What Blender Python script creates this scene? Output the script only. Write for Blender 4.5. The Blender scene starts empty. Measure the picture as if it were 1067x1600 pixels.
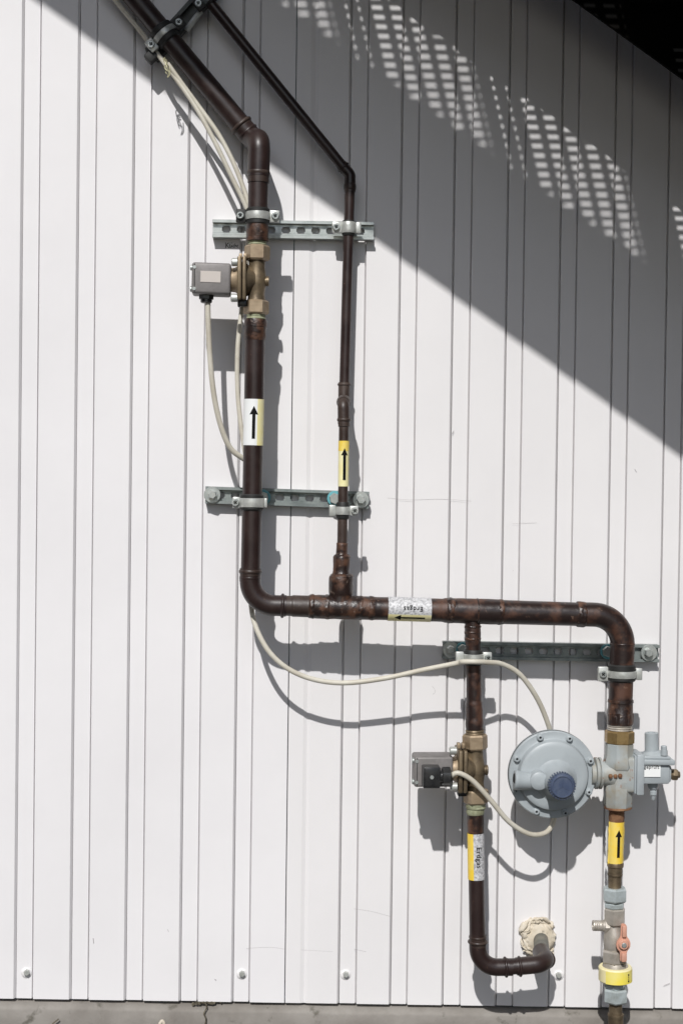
import bpy, bmesh, math, random
from mathutils import Vector, Matrix, noise
random.seed(7)
scene = bpy.context.scene
COL = scene.collection
V = Vector
# ------------------------------------------------------------------ camera
S = 0.0011            # metres on the wall per photograph pixel
F = 2400.0            # focal length in photograph pixels; also camera distance / S
FOOT = (420.0, 750.0) # wall point square in front of the camera
CAMH = 1.20
CAM = V((0, -F*S, CAMH))
fw = (V(((533.5-FOOT[0])*S, 0, CAMH-(800-FOOT[1])*S)) - CAM).normalized()
r0 = fw.cross(V((0, 0, 1))).normalized()
u0 = r0.cross(fw)
ROLL = math.radians(0.75)
rt = r0*math.cos(ROLL) + u0*math.sin(ROLL)
up = u0*math.cos(ROLL) - r0*math.sin(ROLL)
cd = bpy.data.cameras.new('camera')
cam = bpy.data.objects.new('camera', cd)
COL.objects.link(cam)
M = Matrix((rt, up, -fw)).transposed().to_4x4()
M.translation = CAM
cam.matrix_world = M
cd.sensor_fit = 'VERTICAL'
cd.sensor_height = 36
cd.sensor_width = 24
cd.lens = 36*F/1600
cd.clip_end = 500
cd.dof.use_dof = True
cd.dof.focus_distance = 2.57
cd.dof.aperture_fstop = 4.5
scene.camera = cam
# ------------------------------------------------------------------ light
SX, SZ = 0.22, 0.90                       # shadow drift per unit of stand-off
sdir = V((SX, 1, -SZ)).normalized()       # the way sunlight travels
SUN_EL = math.asin(SZ/math.sqrt(1+SX*SX+SZ*SZ))
SUN_ROT = math.atan2(-SX, -1)
w = bpy.data.worlds.new('World')
scene.world = w
w.use_nodes = True
nt = w.node_tree
sky = nt.nodes.new('ShaderNodeTexSky')
sky.sky_type = 'NISHITA'
sky.sun_disc = False
sky.sun_elevation = SUN_EL
sky.sun_rotation = SUN_ROT
nt.links.new(sky.outputs[0], nt.nodes['Background'].inputs[0])
nt.nodes['Background'].inputs[1].default_value = 0.15
sd = bpy.data.lights.new('sun', 'SUN')
sd.energy = 5.0
sd.angle = math.radians(0.7)
sd.color = (1, 0.985, 0.965)
sun = bpy.data.objects.new('sun', sd)
COL.objects.link(sun)
sun.rotation_euler = sdir.to_track_quat('-Z', 'Y').to_euler()
sun.location = (-1, -4, 5)
scene.view_settings.view_transform = 'Standard'
scene.view_settings.look = 'None'
scene.view_settings.exposure = -0.45
scene.view_settings.gamma = 1
scene.render.engine = 'CYCLES'

# ------------------------------------------------------------------ coordinates
def P(px, py, d=0.0):
    """place on the plane d (photo pixels) off the wall seen at px,py"""
    v = fw + rt*((px-533.5)/F) + up*((800-py)/F)
    t = (-d*S - CAM.y)/v.y
    return CAM + v*t
def R(r, d=98): return r*S*(1-d/F)

# ------------------------------------------------------------------ materials
def mat(name, col, rough=0.5, metal=0.0, col2=None, scale=20, lo=0.4, hi=0.65, bump=0.0, bscale=None,
        detail=6, stretch=None, col3=None, scale3=60, lo3=.62, hi3=.7, spec=0.5, rvar=0.0, coat=0.0):
    m = bpy.data.materials.new(name)
    m.use_nodes = True
    n = m.node_tree.nodes; L = m.node_tree.links
    b = n['Principled BSDF']
    b.inputs['Base Color'].default_value = (*col, 1)
    b.inputs['Roughness'].default_value = rough
    b.inputs['Metallic'].default_value = metal
    b.inputs['Specular IOR Level'].default_value = spec
    b.inputs['Coat Weight'].default_value = coat
    geo = n.new('ShaderNodeNewGeometry')
    mp = n.new('ShaderNodeMapping')
    L.new(geo.outputs['Position'], mp.inputs['Vector'])
    if stretch: mp.inputs['Scale'].default_value = stretch
    def noi(sc, lo_, hi_, off=0):
        t = n.new('ShaderNodeTexNoise'); t.inputs['Scale'].default_value = sc
        t.inputs['Detail'].default_value = detail; t.inputs['Roughness'].default_value = .62
        a = n.new('ShaderNodeVectorMath'); a.operation = 'ADD'; a.inputs[1].default_value = (off, off*2, off)
        L.new(mp.outputs[0], a.inputs[0]); L.new(a.outputs[0], t.inputs['Vector'])
        r = n.new('ShaderNodeMapRange'); r.inputs['From Min'].default_value = lo_; r.inputs['From Max'].default_value = hi_
        L.new(t.outputs['Fac'], r.inputs['Value'])
        return t, r
    last = None
    if col2:
        t, r = noi(scale, lo, hi)
        mx = n.new('ShaderNodeMix'); mx.data_type = 'RGBA'
        mx.inputs[6].default_value = (*col, 1); mx.inputs[7].default_value = (*col2, 1)
        L.new(r.outputs[0], mx.inputs[0]); last = mx
        if rvar:
            rr = n.new('ShaderNodeMapRange'); rr.inputs['To Min'].default_value = rough; rr.inputs['To Max'].default_value = rough+rvar
            L.new(r.outputs[0], rr.inputs['Value']); L.new(rr.outputs[0], b.inputs['Roughness'])
    if col3:
        t, r = noi(scale3, lo3, hi3, 5.3)
        mx = n.new('ShaderNodeMix'); mx.data_type = 'RGBA'
        if last: L.new(last.outputs[2], mx.inputs[6])
        else: mx.inputs[6].default_value = (*col, 1)
        mx.inputs[7].default_value = (*col3, 1)
        L.new(r.outputs[0], mx.inputs[0]); last = mx
    if last: L.new(last.outputs[2], b.inputs['Base Color'])
    if bump:
        t, r = noi(bscale or scale*3, 0, 1, 2.1)
        bp = n.new('ShaderNodeBump'); bp.inputs['Strength'].default_value = 1; bp.inputs['Distance'].default_value = bump
        L.new(t.outputs['Fac'], bp.inputs['Height']); L.new(bp.outputs[0], b.inputs['Normal'])
    return m
MT = dict(
    wall=mat('wall_paint', (.79, .775, .78), .5, 0, (.74, .725, .73), 3, .35, .7, .0006, 3.5, col3=(.5, .48, .45), scale3=120, lo3=.745, hi3=.77, spec=.35),
    wall2=mat('wall_paint_second_sheet', (.775, .758, .757), .5, 0, (.725, .71, .71), 3, .35, .7, .0006, 3.5, col3=(.46, .43, .40), scale3=120, lo3=.74, hi3=.765, spec=.35),
    concrete=mat('concrete', (.185, .168, .148), .85, 0, (.29, .27, .245), 9, .35, .65, .0012, 70, col3=(.13, .12, .10), scale3=28, lo3=.6, hi3=.7),
    ground=mat('paving', (.035, .035, .034), .9, 0, (.05, .05, .047), 6, .35, .65, .002, 60),
    crack=mat('crack_dirt', (.055, .045, .03), .95, 0, (.16, .14, .10), 90, bump=.001),
    brown=mat('brown_paint', (.022, .0125, .0115), .33, 0, (.036, .021, .018), 22, .42, .7, .00012, 160, col3=(.16, .09, .06), scale3=150, lo3=.68, hi3=.76, rvar=.15),
    brownd=mat('brown_paint_dusty', (.034, .021, .017), .4, 0, (.062, .042, .033), 26, .42, .68, .0002, 120, col3=(.18, .13, .10), scale3=120, lo3=.66, hi3=.74, rvar=.2),
    weld=mat('brown_weld', (.022, .013, .011), .3, 0, (.10, .046, .026), 40, .47, .62, .0016, 75, col3=(.20, .15, .12), scale3=110, lo3=.62, hi3=.72, rvar=.25),
    old=mat('old_brown_pipe', (.022, .0135, .012), .32, 0, (.085, .038, .023), 30, .47, .64, .0004, 90, col3=(.22, .14, .10), scale3=90, lo3=.66, hi3=.74, rvar=.25),
    rust=mat('rust', (.12, .045, .022), .85, 0, (.26, .14, .07), 60, bump=.0008, bscale=150),
    rubber=mat('black_rubber', (.016, .016, .015), .6, bump=.0002, bscale=200),
    black=mat('black_plastic', (.014, .014, .015), .32, 0, (.03, .03, .03), 60),
    zinc=mat('zinc_plate', (.50, .52, .50), .32, .6, (.34, .37, .355), 60, .4, .65, .0001, 200, rvar=.15),
    zincd=mat('galvanised_rail', (.28, .31, .30), .42, .5, (.17, .195, .19), 40, .4, .65, .0001, 200, rvar=.15),
    zincw=mat('white_zinc', (.56, .57, .54), .38, .4, (.40, .41, .38), 70, bump=.0002, bscale=160),
    bluez=mat('blue_zinc', (.52, .58, .59), .33, .3, (.36, .40, .39), 60, bump=.0002, bscale=180, rvar=.2),
    brass=mat('brass', (.42, .29, .13), .38, .75, (.24, .15, .06), 50, .4, .7, .0002, 170, rvar=.2),
    bronze=mat('tarnished_bronze', (.21, .16, .10), .42, .5, (.10, .075, .048), 45, .42, .62, .0003, 140, rvar=.15),
    bronzel=mat('pale_bronze', (.37, .285, .19), .48, .4, (.24, .175, .11), 45, .4, .7, .0003, 140),
    verd=mat('green_patina', (.34, .36, .24), .7, .2, (.22, .22, .13), 120, bump=.0004, bscale=200),
    nickel=mat('nickel', (.50, .46, .41), .36, .4, (.33, .30, .25), 60, .4, .7, .0003, 150, rvar=.2),
    alu=mat('cast_alloy', (.22, .205, .20), .55, .2, (.165, .155, .148), 40, bump=.0003, bscale=200),
    blank=mat('blank_plate', (.55, .50, .46), .6),
    cable=mat('cream_cable', (.58, .55, .47), .5, 0, (.46, .42, .34), 25, .4, .7),
    foam=mat('mounting_foam', (.64, .58, .48), .9, 0, (.50, .43, .32), 30, .45, .7, .0015, 90),
    grey=mat('pale_blue_grey_paint', (.37, .405, .42), .45, 0, (.30, .33, .345), 18, .4, .7, .0002, 190, col3=(.20, .19, .17), scale3=85, lo3=.70, hi3=.76),
    greyr=mat('stained_blue_grey_paint', (.35, .38, .38), .55, 0, (.30, .27, .21), 28, .42, .7, .0004, 150, col3=(.26, .11, .05), scale3=60, lo3=.61, hi3=.68),
    navy=mat('navy_cap', (.045, .065, .12), .45, 0, (.08, .10, .15), 60),
    yellow=mat('yellow_tape', (.86, .60, .06), .45, 0, (.80, .66, .22), 30, .45, .7, .0001, 90),
    paley=mat('pale_yellow_tape', (.84, .76, .36), .45, 0, (.86, .82, .55), 25, .4, .7),
    yring=mat('yellow_ring', (.86, .72, .10), .45, 0, (.82, .72, .22), 40),
    ivory=mat('ivory_ring_edge', (.80, .72, .42), .5),
    white=mat('white_tape', (.82, .83, .82), .45),
    foil=mat('crinkled_foil', (.64, .64, .65), .6, .12, (.36, .36, .37), 260, .42, .62, .0008, 240, detail=2),
    ink=mat('black_ink', (.008, .008, .008), .85, spec=.15),
    salmon=mat('salmon_lever', (.60, .31, .22), .5, 0, (.52, .28, .21), 60, .4, .7),
    turq=mat('turquoise_ring', (.12, .36, .40), .5),
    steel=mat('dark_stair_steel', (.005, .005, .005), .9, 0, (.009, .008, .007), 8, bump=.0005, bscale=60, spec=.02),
    wire=mat('pale_wire', (.5, .47, .3), .5, .3),
    tar=mat('dark_gap', (.02, .02, .02), .9),
)

# ------------------------------------------------------------------ objects
LOC = {}
def finish(ob, name_thing=None): pass
def mesh_obj(name, bm, m, parent=None, smooth=35, loc=None):
    me = bpy.data.meshes.new(name)
    base = LOC[parent.name] if parent else (loc or V((0, 0, 0)))
    bmesh.ops.translate(bm, verts=bm.verts, vec=-base)
    bmesh.ops.recalc_face_normals(bm, faces=bm.faces)
    for f in bm.faces: f.smooth = smooth > 0
    bm.to_mesh(me); bm.free()
    if smooth > 0: me.set_sharp_from_angle(angle=math.radians(smooth))
    ob = bpy.data.objects.new(name, me)
    me.materials.append(MT[m] if isinstance(m, str) else m)
    COL.objects.link(ob)
    if parent: ob.parent = parent
    else: ob.location = base
    LOC[ob.name] = base
    return ob
def thing(name, label, cat, loc, group=None):
    o = bpy.data.objects.new(name, None)
    o.empty_display_size = .02
    o.location = loc; COL.objects.link(o)
    LOC[o.name] = V(loc)
    tag(o, label, cat, group)
    return o
def tag(o, label, cat=None, group=None, kind=None):
    if label: o['label'] = label
    if cat: o['category'] = cat
    if group: o['group'] = group
    if kind: o['kind'] = kind
    return o

def frame(ax, ref=None):
    ax = ax.normalized()
    n = ref or V((0, -1, 0))
    if abs(ax.dot(n.normalized())) > .95: n = V((0, 0, 1))
    n = (n - ax*n.dot(ax)).normalized()
    return n, ax.cross(n)
def tube(bm, pts, rads, seg=28, phase=0.0, cap=True, ref=None):
    if not hasattr(rads, '__len__'): rads = [rads]*len(pts)
    tg = []
    for i in range(len(pts)):
        a = pts[max(i-1, 0)]; b = pts[min(i+1, len(pts)-1)]
        t = b-a
        k = 1
        while t.length < 1e-7:
            k += 1
            a = pts[max(i-k, 0)]; b = pts[min(i+k, len(pts)-1)]; t = b-a
        tg.append(t.normalized())
    n, b_ = frame(tg[0], ref)
    rings = []
    for i, p in enumerate(pts):
        if i:
            q = tg[i-1].rotation_difference(tg[i])
            n = q @ n
            n = (n - tg[i]*n.dot(tg[i])).normalized()
        b = tg[i].cross(n)
        rings.append([bm.verts.new(p + (n*math.cos(phase+2*math.pi*k/seg) + b*math.sin(phase+2*math.pi*k/seg))*rads[i]) for k in range(seg)])
    for i in range(len(rings)-1):
        A, B = rings[i], rings[i+1]
        for k in range(seg):
            bm.faces.new((A[k], A[(k+1) % seg], B[(k+1) % seg], B[k]))
    if cap:
        bm.faces.new(rings[0][::-1]); bm.faces.new(rings[-1])
    return bm
def lathe(bm, p0, p1, prof, seg=32, phase=0.0, ref=None, cap=True):
    """prof: list of (t along p0-p1, radius)"""
    return turned(bm, [p0.lerp(p1, t) for t, r in prof], [r for t, r in prof], (p1-p0), seg, phase, ref)
def turned(bm, pts, rads, ax, seg=32, phase=0.0, ref=None):
    n, b = frame(ax, ref)
    rings = [[bm.verts.new(p + (n*math.cos(phase+2*math.pi*k/seg) + b*math.sin(phase+2*math.pi*k/seg))*r) for k in range(seg)] for p, r in zip(pts, rads)]
    for A, B in zip(rings, rings[1:]):
        for k in range(seg): bm.faces.new((A[k], A[(k+1) % seg], B[(k+1) % seg], B[k]))
    bm.faces.new(rings[0][::-1]); bm.faces.new(rings[-1])
    return bm
def fillet(pts, rad, n=10):
    out = [pts[0]]
    for i in range(1, len(pts)-1):
        a, b, c = pts[i-1], pts[i], pts[i+1]
        d0 = (a-b).normalized(); d1 = (c-b).normalized()
        ang = d0.angle(d1)
        if ang > math.pi-.02: out.append(b); continue
        rr = rad[i-1] if hasattr(rad, '__len__') else rad
        L = rr/math.tan(ang/2)
        L = min(L, (a-b).length*.49 if i > 1 else (a-b).length*.95, (c-b).length*.49 if i < len(pts)-2 else (c-b).length*.95)
        rr = L*math.tan(ang/2)
        cen = b + (d0+d1).normalized()*(rr/math.sin(ang/2))
        s = b+d0*L-cen; e = b+d1*L-cen
        tot = s.angle(e)
        for k in range(n+1):
            f = k/n
            out.append(cen + (s*math.sin((1-f)*tot) + e*math.sin(f*tot))/math.sin(tot))
    out.append(pts[-1])
    return out
def smooth_path(pts, n=8):
    out = []
    for i in range(len(pts)-1):
        p0 = pts[max(i-1, 0)]; p1 = pts[i]; p2 = pts[i+1]; p3 = pts[min(i+2, len(pts)-1)]
        for k in range(n):
            t = k/n
            out.append(.5*((2*p1)+(p2-p0)*t+(2*p0-5*p1+4*p2-p3)*t*t+(3*p1-p0-3*p2+p3)*t**3))
    out.append(pts[-1])
    return out
def hexn(bm, p0, p1, r, phase=30, seg=6, ch=.12, ref=None):
    return lathe(bm, p0, p1, [(0, r*.88), (ch, r), (1-ch, r), (1, r*.88)], seg, math.radians(phase), ref)
def rbox(bm, c, size, bev=0.0, rot=None, seg=2):
    b2 = bmesh.new()
    bmesh.ops.create_cube(b2, size=1)
    bmesh.ops.scale(b2, vec=size, verts=b2.verts)
    if bev: bmesh.ops.bevel(b2, geom=b2.edges[:], offset=bev, segments=seg, affect='EDGES', profile=.5)
    mt = Matrix.Translation(c) @ (rot.to_4x4() if rot else Matrix())
    bmesh.ops.transform(b2, matrix=mt, verts=b2.verts)
    tmp = bpy.data.meshes.new('t'); b2.to_mesh(tmp); b2.free()
    bm.from_mesh(tmp); bpy.data.meshes.remove(tmp)
    return bm
def RZ(deg):  # clockwise tilt seen from the camera, on top of the photo's own roll
    return Matrix.Rotation(math.radians(deg), 3, 'Y')
def pbox(bm, x0, y0, x1, y1, d0, d1, bev=1.0, tilt=0.0):
    dm = (d0+d1)/2; k = S*(1-dm/F)
    c = P((x0+x1)/2, (y0+y1)/2, dm)
    return rbox(bm, c, (abs(x1-x0)*k, abs(d1-d0)*S, abs(y1-y0)*k), bev*S, RZ(tilt))
def NB(): return bmesh.new()
def cyl_front(bm, x, y, d0, d1, prof, seg=24, phase=0):
    """turned piece whose axis points out of the wall; prof (t, radius px)"""
    a = P(x, y, (d0+d1)/2)
    p0 = V((a.x, -d0*S, a.z)); p1 = V((a.x, -d1*S, a.z))
    return lathe(bm, p0, p1, [(t, R(r, d0)) for t, r in prof], seg, math.radians(phase), V((0, 0, 1)))
def cmap(p0, p1, r, s, t, n=None):
    """point on a pipe's skin: s metres along the axis from p0, t metres round towards b"""
    a = (p1-p0).normalized(); n, b = frame(a)
    th = t/r
    return p0 + a*s + (n*math.cos(th) + b*math.sin(th))*r
def sleeve(bm, p0, p1, r, a0, a1, ns=10, na=24, wav=0.0, thick=0.0):
    L = (p1-p0).length
    rows = []
    for i in range(ns+1):
        row = []
        for j in range(na+1):
            th = math.radians(a0+(a1-a0)*j/na)
            rr = r
            edge = (wav if j in (0, na) else 0)
            if wav: rr += edge*(.5+.5*noise.noise(V((i*.7, j*.3, 1.3)))) + wav*.15*noise.noise(V((i*.9, j*.5, 0)))
            row.append(bm.verts.new(cmap(p0, p1, rr, L*i/ns, th*rr)))
        rows.append(row)
    for i in range(ns):
        for j in range(na):
            bm.faces.new((rows[i][j], rows[i][j+1], rows[i+1][j+1], rows[i+1][j]))
    return bm
def poly_on(bm, p0, p1, r, outline):
    """flat outline (s,t) laid on a pipe; split into strips by fan"""
    vs = [bm.verts.new(cmap(p0, p1, r, s, t)) for s, t in outline]
    bm.faces.new(vs)
def arrow_on(bm, p0, p1, r, s0, s1, t, sw, hw, hl):
    poly_on(bm, p0, p1, r, [(s0, t-sw/2), (s1-hl, t-sw/2), (s1-hl, t+sw/2), (s0, t+sw/2)])
    # the head, split at its middle line so it hugs the pipe
    poly_on(bm, p0, p1, r, [(s1-hl*1.04, t-hw/2), (s1, t), (s1-hl, t)])
    poly_on(bm, p0, p1, r, [(s1-hl, t), (s1, t), (s1-hl*1.04, t+hw/2)])
def text_mesh(body, size):
    cu = bpy.data.curves.new('lettering', 'FONT'); cu.body = body; cu.size = size
    cu.align_x = 'CENTER'; cu.align_y = 'CENTER'; cu.resolution_u = 3; cu.space_character = 1.12
    cu.offset = size*.006
    o = bpy.data.objects.new('lettering_source', cu); COL.objects.link(o)
    bpy.context.view_layer.update()
    me = bpy.data.meshes.new_from_object(o.evaluated_get(bpy.context.evaluated_depsgraph_get()))
    bpy.data.objects.remove(o); bpy.data.curves.remove(cu)
    return me
def bent_text(body, size, fn):
    me = text_mesh(body, size)
    bm = NB(); bm.from_mesh(me); bpy.data.meshes.remove(me)
    bmesh.ops.triangulate(bm, faces=bm.faces[:])
    for _ in range(2):
        bmesh.ops.subdivide_edges(bm, edges=[e for e in bm.edges if e.calc_length() > size*.12], cuts=1)
        bmesh.ops.triangulate(bm, faces=bm.faces[:])
    for v in bm.verts: v.co = fn(v.co.x, v.co.y)
    return bm
def wobble(bm, amp, sc, seed=0):
    for v in bm.verts:
        n = noise.noise_vector(v.co*sc + V((seed, 0, 0)))
        v.co += n*amp

# ================================================================== SETTING
GZ = 0.0
bm = NB()
for q in ((-30, 0.3), (30, .3), (30, -60), (-30, -60)): bm.verts.new((q[0], q[1], GZ))
bm.faces.new(bm.verts[:])
g = mesh_obj('ground', bm, 'ground', smooth=0); tag(g, None, kind='structure')

# ---- metal wall --------------------------------------------------
wall = thing('metal_wall', 'pale grey ribbed sheet metal wall carrying all the gas pipes', 'wall', P(533, 1565, 0))
LY = 850
thick = [30, 117, 203, 289, 371.5, 454, 538, 619, 701.5, 785, 867.5, 950.5, 1034]
thin = [57, 144.5, 230, 316, 397.5, 481, 565, 645, 728.6, 811, 893, 976, 1061]
for k in range(1, 22):
    thick.insert(0, 30-87*k); thin.insert(0, 57-87*k)
    thick.append(1034+84*k); thin.append(1061+84*k)
def wx(px): return P(px, LY, 0).x
JT = 454
def sheet_profile(pairs):
    out = []
    for a, b in pairs:
        xa, xb = wx(a), wx(b)
        if a == JT:
            out += [(xa+.0004, .011), (xa+.0006, .0005), (xa+.003, .0), (xb-.004, .0), (xb+.003, .0022), (xb+.009, .0)]
            continue
        out += [(xa-.0026, 0), (xa-.0022, .0004), (xa+.0009, .0052), (xa+.0010, .0120), (xa+.0018, .0120), (xa+.0020, .0034), (xa+.0025, .0030),
                (xb-.0012, .0030), (xb-.0008, .0036), (xb-.0004, .0085), (xb+.0004, .0085), (xb+.0016, .0004), (xb+.0022, 0)]
    return out
ztop = 3.6
zb_l = P(0, 1560, 0).z; zb_r = P(1067, 1576, 0).z
xl_, xr_ = P(0, 1560, 0).x, P(1067, 1576, 0).x
def zbot(x): return zb_l + (zb_r-zb_l)*(x-xl_)/(xr_-xl_)
def build_sheet(prof, m, name):
    bm = NB()
    zs = [0, .02, .3, .6, .9, 1.2, 1.5, 1.8, 2.2, 2.8, 1]
    prof2 = []
    for i, (x, y) in enumerate(prof):
        prof2.append((x, y))
        if i+1 < len(prof) and prof[i+1][0]-x > .03:
            for f in (.2, .4, .6, .8): prof2.append((x+(prof[i+1][0]-x)*f, y+(prof[i+1][1]-y)*f))
    cols = []
    NZ = 48
    for x, y in prof2:
        col = []
        for j in range(NZ+1):
            z = zbot(x) + (ztop-zbot(x))*(j/NZ)**1.3
            yy = y + .0005*noise.noise(V((x*5, 0, z*2.2)))
            if j == 0: yy -= .0006
            col.append(bm.verts.new((x, yy, z)))
        # turned back bottom edge
        b2 = bm.verts.new((x, y+.03, zbot(x)+.001)); col.insert(0, b2)
        cols.append(col)
    for i in range(len(cols)-1):
        for j in range(len(cols[0])-1):
            bm.faces.new((cols[i][j], cols[i+1][j], cols[i+1][j+1], cols[i][j+1]))
    return mesh_obj(name, bm, m, wall, smooth=7)
prs = list(zip(thick, thin))
lp = [p for p in prs if p[0] < JT]; rp = [p for p in prs if p[0] >= JT]
xj = wx(JT)
pl = sheet_profile(lp) + [(xj-.0014, 0), (xj-.0010, .0006), (xj-.0008, .011)]
build_sheet([(pl[0][0]-.05, 0)] + pl, 'wall', 'cladding_sheet')['label'] = 'whiter left cladding sheet'
pr = sheet_profile(rp)
build_sheet(pr + [(pr[-1][0]+.05, 0)], 'wall2', 'cladding_sheet')['label'] = 'slightly darker right cladding sheet'
bm = NB()
rbox(bm, V((xj, .014, (ztop+zbot(xj))/2+.01)), (.02, .004, ztop-zbot(xj)-.05))
mesh_obj('joint_strip', bm, 'zincd', wall, 0)
for x, y in ((42, 1520), (378, 1522), (540, 1523), (872, 1524)):
    bm = NB()
    cyl_front(bm, x, y, -6, 0, [(0, 5), (.3, 8.6), (.6, 8.4), (.85, 6.5), (1, 5)], 28)
    sc = mesh_obj('screw', bm, 'wall2', wall)
    bm = NB()
    cyl_front(bm, x+.3, y-.3, -1, 5, [(0, 5), (.8, 4.8), (1, 3.8)], 6, 12)
    mesh_obj('screw_head', bm, 'zincw', sc)
# small dents and scratches in the sheet
bm = NB()
def scratch(pts, wd=.5):
    q = smooth_path([P(x, y, .25) for x, y in pts], 5)
    tube(bm, q, wd*S*.5, 4)
scratch([(605, 778), (640, 781), (690, 780), (736, 783)], .35)
scratch([(385, 1482), (420, 1480), (445, 1483)], .4); scratch([(553, 1420), (580, 1424), (610, 1432)], .4)
scratch([(553, 1483), (572, 1487)], .5); scratch([(800, 818), (838, 817)], .3); scratch([(470, 1484), (520, 1487)], .3)
scratch([(740, 1018), (739, 1030)], .3); scratch([(675, 1072), (680, 1080), (676, 1085)], .4)
scratch([(1036, 1540), (1046, 1536)], .8); scratch([(991, 733), (994, 738)], .7); scratch([(706, 678), (709, 673)], .9)
scratch([(146, 1466), (147, 1474)], 1.2); scratch([(262, 1452), (264, 1456)], .7); scratch([(336, 1530), (338, 1532)], 1.5)
scratch([(868, 735), (870, 752)], .4)
mesh_obj('scratch_mark', bm, mat('scratch', (.42, .40, .40), .6), wall)
# handwriting on the sheet
bm = NB()
def stroke(pts, wd=1.3):
    q = smooth_path([P(x, y, .35) for x, y in pts], 5)
    tube(bm, q, [wd*S*(.42+.1*math.sin(i)) for i in range(len(q))], 6)
stroke([(352.5, 379), (353.2, 383), (353, 387.5)]); stroke([(357.5, 379.4), (354.2, 382.6), (356, 385), (358.4, 387.4)])
stroke([(359.4, 381.6), (359.2, 385.4), (360.8, 386.4), (362.4, 383.6), (362.6, 386.4)]); stroke([(359.6, 379.4), (360.1, 379.9)]); stroke([(362.4, 379.2), (362.9, 379.8)])
stroke([(366.2, 382.6), (364.6, 383.8), (364.8, 386.2), (366.4, 386)]); stroke([(367.6, 380.4), (367.4, 386.8)], 1.0); stroke([(367.6, 384.4), (369.2, 383), (369.6, 386.6)], 1.0)
stroke([(370.8, 385), (372.2, 383.6), (371.6, 382.8), (370.8, 384.8), (372.2, 387.2)], .9)
mesh_obj('handwriting', bm, 'ink', wall)

# ---- plinth ---------------------------------------------------------
zt = min(zb_l, zb_r)
bm = NB()
N = 260
prev = None
for i in range(N+1):
    x = -2.5+5.5*i/N
    zt_ = zbot(x)-.0055+.0012*noise.noise(V((x*9, 1, 0)))
    cr = abs(x-P(320, 1580, 0).x - .002*math.sin(x*300))
    dip = .004*max(0, 1-cr/.02)
    colv = [bm.verts.new(v) for v in ((x, .12, zt_), (x, .018, zt_), (x, .010, zt_-dip-.0005), (x, .003, zt_-.0030-dip), (x, -.005, zt_-.0085), (x, -.0065, zt_-.012), (x, -.007, zt_-.03), (x, -.009, zt_-.08), (x, -.012, -.1))]
    if prev:
        for a in range(len(colv)-1): bm.faces.new((prev[a], colv[a], colv[a+1], prev[a+1]))
    prev = colv
wobble(bm, .0009, 60)
pl_ = mesh_obj('concrete_plinth', bm, 'concrete', None, 50)
tag(pl_, 'stained grey concrete plinth under the bottom edge of the metal wall', 'plinth')
bm = NB()
q = smooth_path([P(321, 1566, 6), P(323, 1575, 9), P(319, 1583, 11), P(322, 1592, 11), P(320, 1604, 11)], 6)
tube(bm, q, [S*1.6*(.6+.5*abs(noise.noise(V((i*.5, 0, 0))))) for i in range(len(q))], 6)
for k in range(60):
    x = 321+random.gauss(0, 10); y = 1565.6+abs(random.gauss(0, 2.0))
    h_ = random.uniform(.5, 1.4)*S; q = P(x, y, 1)
    lathe(bm, q+V((-h_*1.6, 0, 0)), q+V((h_*1.6, 0, 0)), [(0, h_*.4), (.3, h_), (.7, h_*.9), (1, h_*.3)], 7, random.random())
wobble(bm, .0007, 400)
tag(mesh_obj('crack', bm, 'crack', None, 60), 'dirt filled crack running down the concrete plinth', 'crack')
for i, (pts, lab) in enumerate((([(82, 1600), (90, 1594), (92, 1592)], 'dark twig lying against the plinth near the left edge'),
                 ([(250, 1600), (254, 1595), (257, 1601)], 'tan chip of leaf on the plinth left of the crack'))):
    bm = NB()
    tube(bm, smooth_path([P(x, y, 13) for x, y in pts], 4), R(1.1 if i == 0 else 2.6, 12), 7)
    tag(mesh_obj(('twig', 'leaf_chip')[i], bm, ('crack', 'foam')[i]), lab, ('twig', 'leaf')[i])

# ---- canopy added over the stairs, unseen, to keep sky light off the wall
cn_ = thing('sky_blocker', 'added unseen canopy above the staircase, over the top edge of the picture', 'blocker', (1.2, -.6, 3.15))
bm = NB(); rbox(bm, V((1.9, -.64, 3.16)), (3.8, 1.24, .05), .004); mesh_obj('blocker_sheet', bm, 'steel', cn_, 0)
bm = NB(); rbox(bm, V((1.9, -1.27, 3.18)), (3.84, .02, .14), .004); mesh_obj('blocker_edge', bm, 'steel', cn_, 0)
bm = NB(); rbox(bm, V((2.2, -2.05, 3.16)), (3.4, 1.5, .05), .004); mesh_obj('blocker_sheet', bm, 'steel', cn_, 0)

# ---- two added side walls, unseen, blocking sky light from left and right
for nx, lab in ((-3.6, 'added unseen wall blocking sky light left of the metal wall'), (4.4, 'added unseen wall blocking sky light beyond the foot of the staircase')):
    yw = thing('sky_block_wall', lab, 'wall', (nx, -4.2, 0), 'added walls blocking sky light')
    bm = NB(); rbox(bm, V((nx, -4.2, 2.6)), (.3, 8.2, 5.2)); mesh_obj('sky_block_body', bm, mat('sky_block_brick', (.07, .045, .035), .9, 0, (.10, .065, .05), 6, bump=.004), yw, 0)
    bm = NB(); rbox(bm, V((nx, -4.2, 5.24)), (.38, 8.28, .08), .01); mesh_obj('sky_block_cap', bm, 'concrete', yw, 0)

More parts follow.
